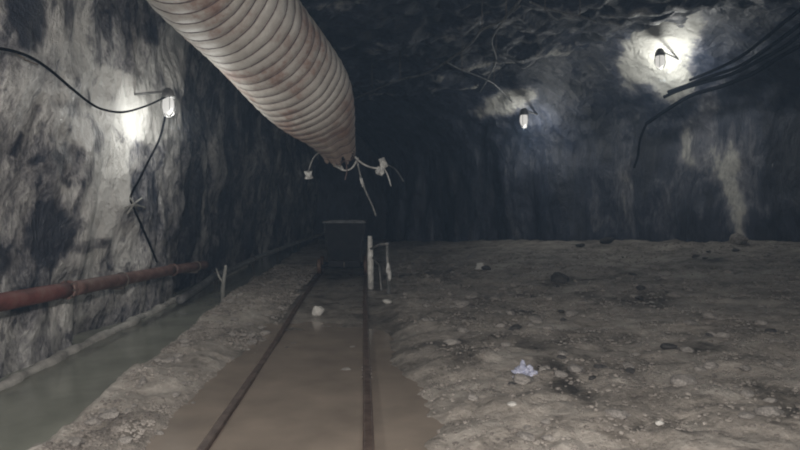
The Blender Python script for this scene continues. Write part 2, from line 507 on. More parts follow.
def tone_right(q):
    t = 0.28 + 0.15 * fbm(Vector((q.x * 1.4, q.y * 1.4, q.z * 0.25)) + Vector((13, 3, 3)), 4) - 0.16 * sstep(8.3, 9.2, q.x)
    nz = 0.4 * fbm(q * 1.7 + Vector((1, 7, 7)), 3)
    for X, Z, a, b, tl, s in streaks_and_glow:
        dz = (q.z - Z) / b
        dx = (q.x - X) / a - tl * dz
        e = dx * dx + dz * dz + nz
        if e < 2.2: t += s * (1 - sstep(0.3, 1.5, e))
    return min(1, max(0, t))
zr = [-0.5 + 0.07 * i for i in range(98)]
right_poly = [(1.0, 28.5), (0.95, 26), (1.5, 23.8), (5.1, 19.1), (8.6, 14.2), (9.7, 10.5), (9.5, 6), (9.3, 0), (9.0, -5)]
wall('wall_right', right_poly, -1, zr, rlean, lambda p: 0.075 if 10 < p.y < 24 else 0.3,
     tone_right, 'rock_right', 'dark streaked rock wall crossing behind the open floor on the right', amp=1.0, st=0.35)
wall('wall_back', [(-3.6, 27.6), (-1.0, 28.0), (1.8, 27.6)], -1, [-0.5 + 0.16 * i for i in range(44)], lambda z: 0, lambda p: 0.16,
     lambda q: 0.22 + 0.15 * fbm(q * 0.8, 3), 'rock_right', 'dark rock face closing the far end of the drift', amp=0.9)

# roof
def roofz(x, y):
    p = Vector((x, y, 0))
    d = noise.voronoi(Vector((x * 0.55 + 0.25 * fbm(p, 2), y * 0.55, 3)))[0]
    ridge = abs(fbm(Vector((x * 0.5 + 4, y * 0.5, 8)), 4))
    return 5.45 + 0.30 * fbm(p * 0.4 + Vector((2, 2, 2)), 4) - 0.45 * (0.35 - min(0.35, ridge)) - 0.3 * (d[1] - d[0]) + 0.10 * fbm(p * 2.6, 4)
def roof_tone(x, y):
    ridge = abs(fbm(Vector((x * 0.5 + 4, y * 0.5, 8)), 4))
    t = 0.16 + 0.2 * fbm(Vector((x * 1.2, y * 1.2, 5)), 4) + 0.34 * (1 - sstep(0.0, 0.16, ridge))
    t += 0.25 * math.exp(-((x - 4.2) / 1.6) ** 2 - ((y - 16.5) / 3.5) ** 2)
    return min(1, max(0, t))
rx = [-4.2 + 0.085 * i for i in range(170)]
ry = [-5 + 0.5 * i for i in range(29)] + [9.5 + 0.1 * i for i in range(110)] + [20.5 + 0.25 * i for i in range(34)]
V, Fc = grid(rx, ry, lambda x, y: (x, y, roofz(x, y)))
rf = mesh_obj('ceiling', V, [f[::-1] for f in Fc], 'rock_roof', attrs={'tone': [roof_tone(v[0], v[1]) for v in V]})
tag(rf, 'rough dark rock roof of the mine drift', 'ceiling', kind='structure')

# lime crusted lip along the wall side of the ditch
mb = MB()
lip = []
yy = 3.6
while yy < 15.5:
    lip.append((-2.90 + 0.06 * fbm(Vector((yy * 0.9, 2, 2)), 3) - 0.016 * (yy - 5), yy, -0.085 + 0.02 * fbm(Vector((yy * 2, 5, 1)), 2)))
    yy += 0.08
mb.tube(lip, [0.05 * (1 + 0.5 * fbm(Vector((p[1] * 2.2, 0, 3)), 3)) for p in lip], 9, jit=0.15, seed=3)
tag(mb.build('trim_1', 'concrete', None, True), 'pale crusted lip along the wall side of the ditch', 'ledge', kind='structure')

# ------------------------------------------------------------------ water
def water(name, x0, x1, y0, y1, z, mat, label):
    us = [x0 + (x1 - x0) * i / 12 for i in range(13)]
    vs = [y0 + (y1 - y0) * i / 60 for i in range(61)]
    V, Fc = grid(us, vs, lambda x, y: (x, y, z + 0.003 * noise.noise(Vector((x * 3, y * 3, 1)))))
    o = mesh_obj(name, V, Fc, mat)
    return tag(o, label, 'water', kind='stuff')
water('ditch_water', -3.3, -1.62, 1.0, 27.5, -0.10, 'ditch', 'murky grey green water filling the ditch along the left wall')
water('track_water', -1.3, 0.62, 1.0, 9.4, -0.022, 'puddle', 'brown muddy water standing between and beside the rails')

# ------------------------------------------------------------------ rails, sleepers
def make_rail(xc, label, y0, y1, zt, wob, sinkn):
    root = empty('rail', (xc, y0, 0), label, 'rail', 'rails of the narrow track')
    prof = [(-0.05, -0.11), (0.05, -0.11), (0.05, -0.098), (0.012, -0.086), (0.010, -0.03), (0.031, -0.02)]
    full = prof + [(-a, b) for a, b in reversed(prof[3:])] + [(-0.05, -0.098)]
    head = [(-0.026, -0.022), (0.026, -0.022), (0.027, -0.005), (0.02, 0.0), (-0.02, 0.0), (-0.027, -0.005)]
    n = 60
    def ext(pr, name, mat):
        mb = MB(); vs = []; fs = []
        k = len(pr)
        for i in range(n + 1):
            yy = y0 + (y1 - y0) * i / n
            xx = xc + wob * math.sin(yy * 0.55)
            zz = zt + 0.012 * math.sin(yy * 0.8 + xc) - sinkn * sstep(8.5, 5.0, yy)
            vs += [Vector((xx + a, yy, zz + b)) for a, b in pr]
        for i in range(n):
            for j in range(k):
                j2 = (j + 1) % k
                fs.append((i * k + j, i * k + j2, (i + 1) * k + j2, (i + 1) * k + j))
        fs += [tuple(range(k))[::-1], tuple(range(n * k, n * k + k))]
        mb.add(vs, fs)
        return part(mb, name, mat, root)
    ext(full, 'rail_web', 'rail')
    ext(head, 'rail_head', 'rail_head')
    for yj in (4.9, 9.9):
        xx = xc + wob * math.sin(yj * 0.55); zz = zt + 0.012 * math.sin(yj * 0.8 + xc) - sinkn * sstep(8.5, 5.0, yj)
        for s in (-1, 1):
            mb = MB(); mb.box(xx + s * 0.013, xx + s * 0.028, yj - 0.22, yj + 0.22, zz - 0.082, zz - 0.03)
            fp = part(mb, 'fishplate', 'rail', root)
            for dy in (-0.15, -0.05, 0.05, 0.15):
                mb = MB(); mb.tube([(xx + s * 0.026, yj + dy, zz - 0.056), (xx + s * 0.042, yj + dy, zz - 0.056)], 0.011, 6)
                part(mb, 'bolt', 'bolt', fp).location = -root.location + fp.location + root.location
    return root
make_rail(-0.905, 'rusty left rail half sunk in brown water at the foot of the muck bank', 0.5, 19.5, 0.05, 0.012, 0.055)
make_rail(0.012, 'rusty right rail standing clear of the muddy water', 0.5, 19.5, 0.055, 0.008, 0.0)
slp_at = [(6.15, 'dark wooden sleeper crossing under the rails, nearest the camera'), (8.6, 'dark wooden sleeper in front of the pale post frame'),
          (11.0, 'dark wooden sleeper just before the dark cart'), (14.6, 'dark wooden sleeper behind the dark cart')]
for yy, lb in slp_at:
    mb = MB()
    z0 = -0.06 + 0.05 * sstep(5.5, 9.5, yy)
    mb.box(-1.18, 0.62, yy - 0.07, yy + 0.07, z0 - 0.09, z0 + 0.012 - 0.0)
    o = single(mb, 'sleeper', 'timber', (-0.45, yy, z0), lb, 'sleeper', 'sleepers under the track')
    bv = o.modifiers.new('bevel', 'BEVEL'); bv.width = 0.012; bv.segments = 2

# ------------------------------------------------------------------ ventilation duct
D = spline([(-1.45, -1.5, 4.55, 0.58), (-1.7, 2.0, 4.60, 0.58), (-2.0, 4.5, 4.42, 0.58), (-1.82, 6.2, 3.90, 0.60), (-1.42, 7.15, 3.58, 0.64), (-0.97, 8.1, 3.14, 0.66),
            (-0.68, 8.6, 2.78, 0.56), (-0.43, 9.02, 2.34, 0.30), (-0.37, 9.22, 2.10, 0.20)], 24)
root = empty('ventilation_duct', (-0.9, 7.8, 3.1), 'big pale ribbed fabric ventilation duct hanging down from the roof', 'duct')
# arc length resample
acc = [0.0]
for a, b in zip(D, D[1:]): acc.append(acc[-1] + (Vector(b[:3]) - Vector(a[:3])).length)
def dat(s):
    s = min(max(s, 0), acc[-1] - 1e-6)
    lo = 0
    for i in range(len(acc) - 1):
        if acc[i + 1] >= s: lo = i; break
    k = (s - acc[lo]) / (acc[lo + 1] - acc[lo])
    return [u + (v - u) * k for u, v in zip(D[lo], D[lo + 1])]
PITCH = 0.155
nseg = 64
step = PITCH / 6
S = [i * step for i in range(int(acc[-1] / step) + 1)]
frames = []
u = Vector((1, 0, 0))
for s in S:
    a, b = dat(s - 0.03), dat(s + 0.03)
    c = dat(s)
    t = (Vector(b[:3]) - Vector(a[:3])).normalized()
    u = (u - t * u.dot(t)).normalized()
    frames.append((Vector(c[:3]), t, u.copy(), c[3]))
mb = MB(); vs = []; tn = []
Ls = acc[-1]
for s, (c, t, u_, r) in zip(S, frames):
    ph = s / PITCH
    bul = abs(math.sin(math.pi * ph)) ** 0.7
    w_ = t.cross(u_)
    fold = sstep(Ls - 1.15, Ls, s)
    for k in range(nseg):
        an = 2 * math.pi * k / nseg
        d = u_ * math.cos(an) + w_ * math.sin(an)
        rr = r * (0.972 + 0.032 * bul)
        rr *= 1 + 0.03 * fbm(c + d * 1.2, 3) + 0.035 * fbm(Vector((an * 2.2, s * 1.3, 3)), 3) * (0.3 + fold)
        rr *= 1 + fold * (0.10 * math.sin(an * 5 + 1 + s) + 0.05 * math.sin(an * 9 + 2))
        vs.append(c + d * rr)
        tn.append(min(0.85, max(0, 0.85 * sstep(Ls - 1.7, Ls - 0.1, s) + 0.15 * fbm(c + d, 3))))
n = len(S)
fs = [(i * nseg + k, i * nseg + (k + 1) % nseg, (i + 1) * nseg + (k + 1) % nseg, (i + 1) * nseg + k) for i in range(n - 1) for k in range(nseg)]
# torn mouth: faces near the end drop out in ragged tongues
def keep(f):
    i, k = divmod(f[0], nseg)
    an = 2 * math.pi * k / nseg
    return S[i] < Ls - 0.02 - 0.20 * abs(noise.noise(Vector((math.cos(an) * 1.8, math.sin(an) * 1.8, 2)))) * 2
fs = [f for f in fs if keep(f)]
L0 = root.location
sk = mesh_obj('fabric_sleeve', [tuple(v - L0) for v in vs], fs, 'duct', root, True, {'tone': tn})
sk['label'] = 'pale grey fabric sleeve with reddish dirt'
nh = int(Ls / PITCH)
for h in range(nh + 1):
    s = h * PITCH
    if s < Ls - 5.4: continue
    i = min(len(frames) - 1, round(s / step))
    c, t, u_, r = frames[i]
    mb = MB()
    fold = sstep(Ls - 1.15, Ls, s)
    def fn(a, c=c, t=t, u_=u_, s=s, fold=fold):
        d = u_ * math.cos(a) + t.cross(u_) * math.sin(a)
        return 0.972 * (1 + 0.03 * fbm(c + d * 1.2, 3) + 0.035 * fbm(Vector((a * 2.2, s * 1.3, 3)), 3) * (0.3 + fold)) * (1 + fold * (0.10 * math.sin(a * 5 + 1 + s) + 0.05 * math.sin(a * 9 + 2)))
    mb.ring(c, t, u_, r, 0.0115, 40, 5, fn)
    part(mb, 'hoop', 'hoop', root, True)
# hangers up to the roof
for s in (0.8, 2.6, 4.4, 6.0, 7.4):
    c, t, u_, r = frames[min(len(frames) - 1, round(s / step))]
    mb = MB()
    top = Vector((c.x, c.y, roofz(c.x, c.y) + 0.05))
    mb.tube([c + Vector((0, 0, r * 0.98)), c * 0.5 + top * 0.5 + Vector((0.01, 0, 0)), top], 0.012, 6)
    part(mb, 'hanger_cable', 'wire', root, True)
# torn bits at the mouth
DM = 9.25
def cordpts(pix, Y): return [P(a, b, Y) for a, b in pix]
def cord(pix, r, mat, name='cord', Y=DM, rs=None):
    pts = [Vector(q) for q in spline([tuple(P(a, b, Y + dy)) for a, b, dy in pix], 6)]
    mb = MB(); mb.tube(pts, r, 7)
    return part(mb, name, mat, root, True)
cord([(326, 148, 0), (334, 163, 0.05), (343, 170, 0.1), (352, 168, 0.12), (358, 158, 0.0)], 0.014, 'rag', 'bare_wire')
cord([(331, 150, -0.05), (322, 152, -0.05), (315, 156, 0), (310, 166, 0), (308, 176, 0)], 0.011, 'wire', 'tie_cord')
cord([(350, 148, -0.1), (356, 158, -0.05), (365, 165, 0), (374, 168, 0.1), (384, 168, 0.1)], 0.014, 'rag', 'tie_cord')
cord([(384, 168, 0.1), (388, 176, 0.1), (391, 186, 0.1)], 0.011, 'rag', 'tie_cord')
cord([(388, 165, 0.1), (396, 170, 0.2), (404, 182, 0.25)], 0.006, 'wire', 'tie_cord')
cord([(357, 160, 0), (361, 178, 0), (366, 192, 0.0), (372, 205, 0), (376, 216, 0)], 0.012, 'wire', 'tie_cord')
cord([(345, 158, -0.15), (347, 170, -0.1), (345, 180, -0.1)], 0.010, 'hoop', 'tie_cord')
def rag(px, py, w_, h_, Y, tilt, seed, name='rag_end'):
    c = P(px, py, Y)
    mb = MB(); vs = []; fs = []
    nu, nv = 9, 9
    W, H = w_ / F * Y, h_ / F * Y
    for side in (0, 1):
        for j in range(nv):
            for i in range(nu):
                a, b = i / (nu - 1) - 0.5, j / (nv - 1) - 0.5
                dd = 0.6 * W * fbm(Vector((a * 3 + seed, b * 3, seed)), 3)
                ww = W * (0.8 + 0.5 * noise.noise(Vector((b * 4, seed * 3.3, 1))))
                x_ = a * ww * math.cos(tilt) - b * H * math.sin(tilt)
                z_ = a * ww * math.sin(tilt) + b * H * math.cos(tilt)
                bell = 0.3 * W * (1 - (2 * a) ** 2) * (1 - (2 * b) ** 2)
                vs.append(c + Vector((x_, dd + (bell if side else -bell), z_)))
    for side in (0, 1):
        for j in range(nv - 1):
            for i in range(nu - 1):
                f = [side * 81 + j * nu + i, side * 81 + j * nu + i + 1, side * 81 + (j + 1) * nu + i + 1, side * 81 + (j + 1) * nu + i]
                fs.append(tuple(f if not side else f[::-1]))
    mb.add(vs, fs)
    return part(mb, name, 'rag', root, True, 'white torn rag end')
rag(308.5, 175, 9, 8, DM, 0.1, 1)
rag(337.5, 166, 12, 4, DM + 0.05, -0.45, 2)
rag(383, 163, 8, 10, DM + 0.1, 0.3, 3)
rag(380, 171, 9, 8, DM + 0.1, -0.3, 4)
rag(362, 182, 4, 10, DM, 0.3, 5)

# ------------------------------------------------------------------ red pipe on the left wall
pts = [(-2.72, 2.5, 0.70), (-2.70, 4.2, 0.64), (-2.68, 6.05, 0.575), (-2.66, 8.3, 0.50), (-2.64, 9.9, 0.43)]
proot = empty('wall_pipe', (-2.7, 6.0, 0.0), 'red oxide steel pipe running low along the left wall', 'pipe')
def seg(p, q, r, name, mat, lab=None):
    mb = MB(); p, q = Vector(p), Vector(q)
    mb.tube([p.lerp(q, i / 12) for i in range(13)], r, 16)
    return part(mb, name, mat, proot, True, lab)
PR = 0.07
seg(pts[0], (-2.685, 5.42, 0.598), PR, 'pipe_section', 'red_pipe', 'bright red painted near length')
seg((-2.685, 5.42, 0.598), pts[3], PR, 'pipe_section', 'rust_pipe', 'rust brown middle length')
seg(pts[3], pts[4], PR * 0.95, 'pipe_section', 'rust_pipe')
for c, ax in [((-2.685, 5.42, 0.598), 0), (pts[3], 0)]:
    c = Vector(c); t = Vector((0.008, 1, -0.036)).normalized()
    for s in (-1, 1):
        mb = MB(); mb.tube([c + t * s * 0.004, c + t * s * 0.026], PR * 1.22, 20)
        fl_ = part(mb, 'flange', 'rust_pipe', proot)
    for k in range(8):
        a = 2 * math.pi * k / 8
        d = Vector((math.cos(a), 0, math.sin(a))) * PR * 1.08
        mb = MB(); mb.tube([c + d - t * 0.045, c + d + t * 0.045], 0.010, 6)
        part(mb, 'bolt', 'bolt', proot)
for yb in (3.6, 6.6, 9.4):
    zc = 0.64 + (4.2 - yb) * 0.0365; xc = -2.70 + (yb - 4.2) * 0.0098
    t = Vector((0, 1, 0))
    mb = MB(); mb.ring(Vector((xc, yb, zc)), t, Vector((1, 0, 0)), PR + 0.006, 0.010, 20, 6)
    cp = part(mb, 'clamp', 'bolt', proot, True)
    mb = MB(); mb.box(xc - 0.62, xc + 0.03, yb - 0.02, yb + 0.02, zc - PR - 0.035, zc - PR)
    part(mb, 'bracket', 'bolt', proot)

# stake and hose by the ditch
mb = MB()
b0 = P(222, 301, 9.2)
mb.tube([b0 + Vector((0, 0, -0.1)), b0 + Vector((0.01, 0, 0.2)), b0 + Vector((0.06, 0.0, 0.55))], [0.035, 0.032, 0.022], 8, jit=0.2, seed=2)
mb.tube([b0 + Vector((0.02, 0, 0.28)), b0 + Vector((-0.05, 0.0, 0.38)), b0 + Vector((-0.09, 0.01, 0.50))], [0.02, 0.018, 0.012], 7, jit=0.2, seed=4)
single(mb, 'stake', 'dim_wood', b0, 'short pale forked stake standing at the ditch edge below the pipe end', 'stake', smooth=True)
mb = MB()
hp = [(-2.74, 8.9, 0.0), (-2.8, 10.3, 0.04), (-2.88, 11.6, 0.07), (-2.84, 13.0, 0.08), (-2.8, 15.0, 0.11), (-2.62, 18, 0.16), (-2.35, 21, 0.24), (-1.95, 24.5, 0.33), (-1.7, 26.8, 0.40)]
mb.tube(spline(hp, 10), 0.065, 10)
hroot = empty('water_hose', hp[0], 'grey water hose lying along the far part of the ditch', 'hose')
part(mb, 'hose_body', 'hose', hroot, True)
for p in (hp[2], hp[4], hp[5], hp[6], hp[7]):
    mb = MB(); mb.tube([(p[0], p[1], p[2] - 0.04), (p[0] - 0.02, p[1], -0.45)], 0.03, 6)
    part(mb, 'support_peg', 'timber', hroot)
    mb = MB(); mb.ring(Vector(p), Vector((0.05, 1, 0)).normalized(), Vector((0, 0, 1)), 0.068, 0.012, 14, 5)
    part(mb, 'hose_clip', 'bolt', hroot, True)

# ------------------------------------------------------------------ cart and post frame on the track
cy, cx = 12.3, -0.40
croot = empty('mine_cart', (cx, cy, 0.07), 'dark steel mine cart standing on the rails at the end of the lit track', 'cart')
def frustum(x0, x1, y0, y1, z0, X0, X1, Y0, Y1, z1, th):
    mb = MB()
    o = [Vector(v) for v in ((x0, y0, z0), (x1, y0, z0), (x1, y1, z0), (x0, y1, z0), (X0, Y0, z1), (X1, Y0, z1), (X1, Y1, z1), (X0, Y1, z1))]
    i = [Vector(v) for v in ((x0 + th, y0 + th, z0 + th), (x1 - th, y0 + th, z0 + th), (x1 - th, y1 - th, z0 + th), (x0 + th, y1 - th, z0 + th),
                             (X0 + th, Y0 + th, z1), (X1 - th, Y0 + th, z1), (X1 - th, Y1 - th, z1), (X0 + th, Y1 - th, z1))]
    f = [(3, 2, 1, 0), (0, 1, 5, 4), (1, 2, 6, 5), (2, 3, 7, 6), (3, 0, 4, 7)]
    g = [tuple(8 + k for k in q[::-1]) for q in f]
    rim = [(4, 5, 13, 12), (5, 6, 14, 13), (6, 7, 15, 14), (7, 4, 12, 15)]
    return mb.add(o + i, f + g + rim)
part(frustum(cx - 0.30, cx + 0.30, cy - 0.6, cy + 0.6, 0.36, cx - 0.40, cx + 0.40, cy - 0.72, cy + 0.72, 1.10, 0.02), 'tub', 'cart', croot)
mb = MB()
for a in ((cx - 0.42, cx + 0.42, cy - 0.745, cy - 0.70), (cx - 0.42, cx + 0.42, cy + 0.70, cy + 0.745), (cx - 0.42, cx - 0.38, cy - 0.70, cy + 0.70), (cx + 0.38, cx + 0.42, cy - 0.70, cy + 0.70)):
    mb.box(*a, 1.085, 1.125)
part(mb, 'rim', 'cart_rim', croot)
for sx in (-1, 1):
    mb = MB(); mb.tube([(cx + sx * 0.30, cy - 0.61, 0.36), (cx + sx * 0.395, cy - 0.735, 1.08)], 0.02, 6)
    part(mb, 'corner_bar', 'cart_rim', croot)
    mb = MB(); mb.box(cx + sx * 0.27 - 0.04, cx + sx * 0.27 + 0.04, cy - 0.68, cy + 0.68, 0.25, 0.35)
    part(mb, 'frame_beam', 'cart', croot)
mb = MB(); mb.box(cx - 0.3, cx + 0.3, cy - 0.72, cy - 0.66, 0.24, 0.36)
cb = part(mb, 'bumper', 'cart', croot)
mb = MB(); mb.ring(Vector((cx, cy - 0.78, 0.29)), Vector((1, 0, 0)), Vector((0, 1, 0)), 0.06, 0.015, 14, 6)
part(mb, 'coupling_ring', 'bolt', croot, True)
for sy in (-0.38, 0.38):
    mb = MB(); mb.tube([(cx - 0.47, cy + sy, 0.22), (cx + 0.40, cy + sy, 0.22)], 0.03, 8)
    ax = part(mb, 'axle', 'cart', croot)
    for xw in (-0.905, 0.012):
        mb = MB(); mb.tube([(xw - 0.045, cy + sy, 0.22), (xw - 0.03, cy + sy, 0.22), (xw + 0.03, cy + sy, 0.22), (xw + 0.045, cy + sy, 0.22)], [0.12, 0.16, 0.16, 0.12], 20)
        part(mb, 'wheel', 'rail', croot)

fb = Vector((0.16, 9.9, floorz(0.16, 9.9)))
froot = empty('post_frame', fb, 'pale limed post frame standing right of the rail under the duct mouth', 'frame')
pa = P(367, 236, 10.0); pb = P(367, 290, 10.0); pb.z = floorz(pb.x + 0.05, pb.y) - 0.05; pa.x += 0.05; pb.x += 0.06
mb = MB(); mb.tube([pb, pa.lerp(pb, 0.5), pa], [0.048, 0.052, 0.036], 10, jit=0.12, seed=1)
part(mb, 'post', 'pale_wood', froot, True)
qa = P(387, 245, 9.4); qb = P(389, 300, 9.4); qb.z = floorz(qb.x, qb.y) - 0.05
mb = MB(); mb.tube([qb, qa.lerp(qb, 0.35), qa], [0.034, 0.026, 0.018], 8, jit=0.15, seed=5)
part(mb, 'post', 'wire', froot, True)
mb = MB(); mb.tube([pa + Vector((0, 0, -0.22)), pa.lerp(qa, 0.55) + Vector((0, 0, -0.06)), qa + Vector((0.02, 0, 0.02))], 0.02, 8, jit=0.1)
part(mb, 'cross_bar', 'wire', froot, True)
mb = MB(); mb.tube([pa + Vector((0.03, 0, -0.35)), pa.lerp(qb, 0.5), qb + Vector((-0.12, 0, 0.1))], 0.012, 7)
part(mb, 'brace', 'wire', froot, True)
for k, (px, py, rr) in enumerate([(388, 269, 0.038), (389.5, 275, 0.03)]):
    c = P(px, py, 9.37)
    mb = MB(); mb.tube([c + Vector((0, 0, -0.09)), c + Vector((0, -0.01, -0.03)), c + Vector((0.005, -0.01, 0.04)), c + Vector((0, 0, 0.1))], [0.012, rr, rr * 0.9, 0.012], 9, jit=0.15, seed=k)
    part(mb, 'lashing', 'rag', froot, True, 'white cloth lashing')

# ------------------------------------------------------------------ lamps
def lamp(base, wall_dir, label, power, size, arm=0.55, near=0.0, color=(0.98, 0.98, 0.93)):
    """caged bulkhead lamp: bracket to the rock, cap, glass jar hanging down, guard"""
    b = Vector(base); d = Vector(wall_dir).normalized()
    root = empty('mine_lamp', b, label, 'lamp', 'mine lamps along the walls')
    k = size
    mb = MB(); mb.tube([b + d * arm + Vector((0, 0, 0.10 * k)), b + Vector((0, 0, 0.16 * k))], 0.016 * k, 7); part(mb, 'bracket', 'lamp_metal', root)
    mb = MB(); mb.tube([b + Vector((0, 0, 0.07 * k)), b + Vector((0, 0, 0.10 * k)), b + Vector((0, 0, 0.17 * k)), b + Vector((0, 0, 0.20 * k))], [0.085 * k, 0.085 * k, 0.06 * k, 0.025 * k], 18); part(mb, 'cap', 'lamp_metal', root, True)
    mb = MB(); zz = [0.07, 0.03, -0.03, -0.09, -0.125, -0.14]; rs = [0.06, 0.072, 0.075, 0.062, 0.035, 0.005]
    mb.tube([b + Vector((0, 0, z * k)) for z in zz], [r * k for r in rs], 20); g = part(mb, 'glass', 'glow', root, True, 'glowing white glass')
    for i in range(6):
        a = 2 * math.pi * i / 6
        e = Vector((math.cos(a), math.sin(a), 0))
        mb = MB(); mb.tube([b + e * 0.088 * k + Vector((0, 0, 0.08 * k)), b + e * 0.095 * k + Vector((0, 0, -0.06 * k)), b + e * 0.06 * k + Vector((0, 0, -0.14 * k)), b + Vector((0, 0, -0.165 * k))], 0.004 * k, 5)
        part(mb, 'guard_wire', 'lamp_metal', root, True)
    l = bpy.data.lights.new('lamp_light', 'POINT')
    l.energy = power; l.color = color; l.shadow_soft_size = 0.10 * k
    lo = bpy.data.objects.new('lamp_light', l)
    col.objects.link(lo)
    lo.parent = root
    lo.location = tuple(d * near * k + Vector((0, 0, -0.25 * k)))
    return root
lamp(P(168, 104, 7.5), (-1, 0.1, 0), 'glowing lamp hung on the left wall beside the duct', 33, 1.0, 0.9, -0.12)
lamp(right_hit(660, 60, 0.8), -nrm, 'glowing lamp high on the right wall above the cables', 70, 1.3, 1.1, 0.2)
lamp(right_hit(524, 119, 0.7), -nrm, 'small far lamp on the wall below the middle of the roof', 60, 1.6, 1.0, 0.1)
# added fill lamps, unseen behind the camera, to brighten walls and floor
lamp((-2.3, -1.2, 2.9), (-1, 0, 0), 'added unseen fill lamp by the left wall behind the photographer', 240, 1.0)
lamp((1.2, -2.0, 4.2), (0, 0, 1), 'added unseen fill lamp under the roof behind the photographer', 260, 1.0)

# ------------------------------------------------------------------ cables
def cable(name, pts, r, label, group, cat='cable', mat='cable', n=10, clips=()):
    mb = MB(); sp = [Vector(q) for q in spline(pts, n)]
    mb.tube(sp, r, 8)
    root = empty(name, sp[0], label, cat, group)
    part(mb, 'sheath', mat, root, True)
    for p, d in clips:
        p = Vector(p); d = Vector(d)
        m2 = MB(); m2.tube([p + Vector((0, 0, -0.03)), p + d * 0.4, p + d], 0.008, 6)
        part(m2, 'hook', 'bolt', root, True)
    return root
Y0 = lambda px: 2.62 * F / (VX - px)
def lp(px, py): return tuple(P(px, py, Y0(px)))
cable('lamp_cable', [lp(-60, 46), lp(-20, 47), lp(8, 50), lp(30, 57), lp(50, 70), lp(70, 87), lp(90, 103), lp(105, 110), lp(124, 112), lp(146, 106), tuple(P(168, 96, 7.47))], 0.012,
      'black cable sagging across the left wall to the lamp', 'cables on the left wall', clips=[(lp(25, 55), (-0.45, 0.05, 0.18)), (lp(38, 61), (-0.45, 0.05, 0.1))])
cable('drop_cable', [tuple(P(168, 98, 7.47)), lp(164, 122), lp(159, 140), lp(150, 158), lp(140, 178), lp(131, 196), lp(133, 206), lp(140, 222), lp(150, 245), lp(157, 262)], 0.013,
      'dark cable dropping from the left lamp down to the red pipe', 'cables on the left wall')
mb = MB()
for i, (a, b) in enumerate([((-8, 4), (9, -6)), ((-3, -6), (5, 7)), ((0, 0), (12, 4)), ((0, 0), (-6, 10))]):
    c = (133, 204)
    mb.tube([Vector(lp(c[0] + a[0], c[1] + a[1])), Vector(lp(*c)) + Vector((0.02, -0.02, 0)), Vector(lp(c[0] + b[0], c[1] + b[1]))], 0.011, 6)
single(mb, 'cable_tie', 'dim_wood', lp(133, 204), 'pale knotted tie on the cable below the left lamp', 'tie', smooth=True)

def rp(px, py, off=0.45):
    return tuple(right_hit(px, py, off))
for i, (pix, r, lb) in enumerate([
    ([(646, 124), (662, 113), (690, 96), (722, 86), (752, 74), (778, 58), (800, 46), (830, 30)], 0.045, 'lowest black cable of the bundle under the right lamp'),
    ([(664, 97), (680, 90), (705, 82), (732, 74), (760, 60), (785, 46), (806, 30), (835, 12)], 0.04, 'second lowest black cable of the bundle on the right wall'),
    ([(668, 92), (690, 84), (715, 75), (740, 66), (765, 50), (790, 32), (810, 17), (838, -4)], 0.038, 'third black cable from the bottom of the bundle on the right wall'),
    ([(690, 80), (712, 71), (735, 60), (758, 44), (782, 24), (805, 6), (830, -16)], 0.034, 'uppermost black cable of the bundle on the right wall')]):
    cable('wall_cable', [rp(*q) for q in pix], r, lb, 'cables on the right wall', clips=[(rp(*pix[2]), (0.45, 0.3, 0.15)), (rp(*pix[5]), (0.5, 0.3, 0.2))])
cable('wall_cable', [rp(646, 124), rp(640, 140), rp(638, 155), rp(634, 168)], 0.03, 'thin black cable end hanging below the right wall bundle', 'cables on the right wall')
# wires and a messenger line under the roof
def roofp(px, py, Z): return tuple(P(px, py, (Z - CH) * F / (VY - py)))
cable('roof_line', [roofp(352, 100, 4.6), roofp(372, 91, 4.6), roofp(400, 80, 4.6), roofp(425, 74, 4.55), roofp(446, 62, 4.55), roofp(470, 44, 4.55), roofp(482, 30, 4.6), roofp(500, 22, 4.6), roofp(520, 0, 4.65), roofp(532, -20, 4.65)], 0.022,
      'pale grey line strung under the roof past the duct', 'lines under the roof', 'line', 'wire', clips=[(roofp(400, 80, 4.6), (0, 0, 1.1)), (roofp(482, 30, 4.6), (0, 0, 1.1)), (roofp(372, 91, 4.6), (0, 0, 1.1))])
for i, (pix, lb) in enumerate([
    ([(520, 6), (506, 18), (492, 40), (496, 60), (488, 78), (480, 92)], 'loose pale wire hanging under the roof left of the far lamp, longest'),
    ([(530, 2), (545, 8), (560, 12), (580, 16), (596, 22)], 'loose pale wire along the roof left of the right lamp'),
    ([(446, 62), (462, 70), (478, 76), (494, 84), (506, 96), (514, 104)], 'loose pale wire drooping from the roof line to the far lamp')]):
    cable('roof_wire', [roofp(a, b, 4.6) for a, b in pix], 0.016, lb, 'lines under the roof', 'wire', 'wire', clips=[(roofp(*pix[1], 4.55), (0, 0, 1.1)), (roofp(*pix[3], 4.55), (0, 0, 1.1))])

# ------------------------------------------------------------------ stones
def stone_mesh(seed, mat, sub=2):
    bm = bmesh.new()
    bmesh.ops.create_icosphere(bm, subdivisions=sub, radius=1.0)
    for v in bm.verts:
        n_ = fbm(v.co * 0.9 + Vector((seed * 3.7, 1, 2)), 3)
        v.co *= 1 + 0.42 * n_
        v.co.z *= 0.62
        v.co.x *= 1.15
    me = bpy.data.meshes.new('stone')
    bm.to_mesh(me); bm.free()
    me.materials.append(M[mat])
    return me
sm = [stone_mesh(i, 'stone') for i in range(6)]
sd = [stone_mesh(10 + i, 'stone_dark') for i in range(3)]
sp_ = [stone_mesh(20 + i, 'stone_pale') for i in range(3)]
def put(me, x, y, s, name, label, cat, group, sink=0.3):
    o = bpy.data.objects.new(name, me)
    o.location = (x, y, floorz(x, y) + s * 0.62 * (1 - sink) - s * 0.12)
    o.scale = (s, s * R.uniform(0.75, 1.1), s * R.uniform(0.7, 1.1))
    o.rotation_euler = (R.uniform(-0.15, 0.15), R.uniform(-0.15, 0.15), R.uniform(0, 6.3))
    col.objects.link(o)
    return tag(o, label, cat, group)
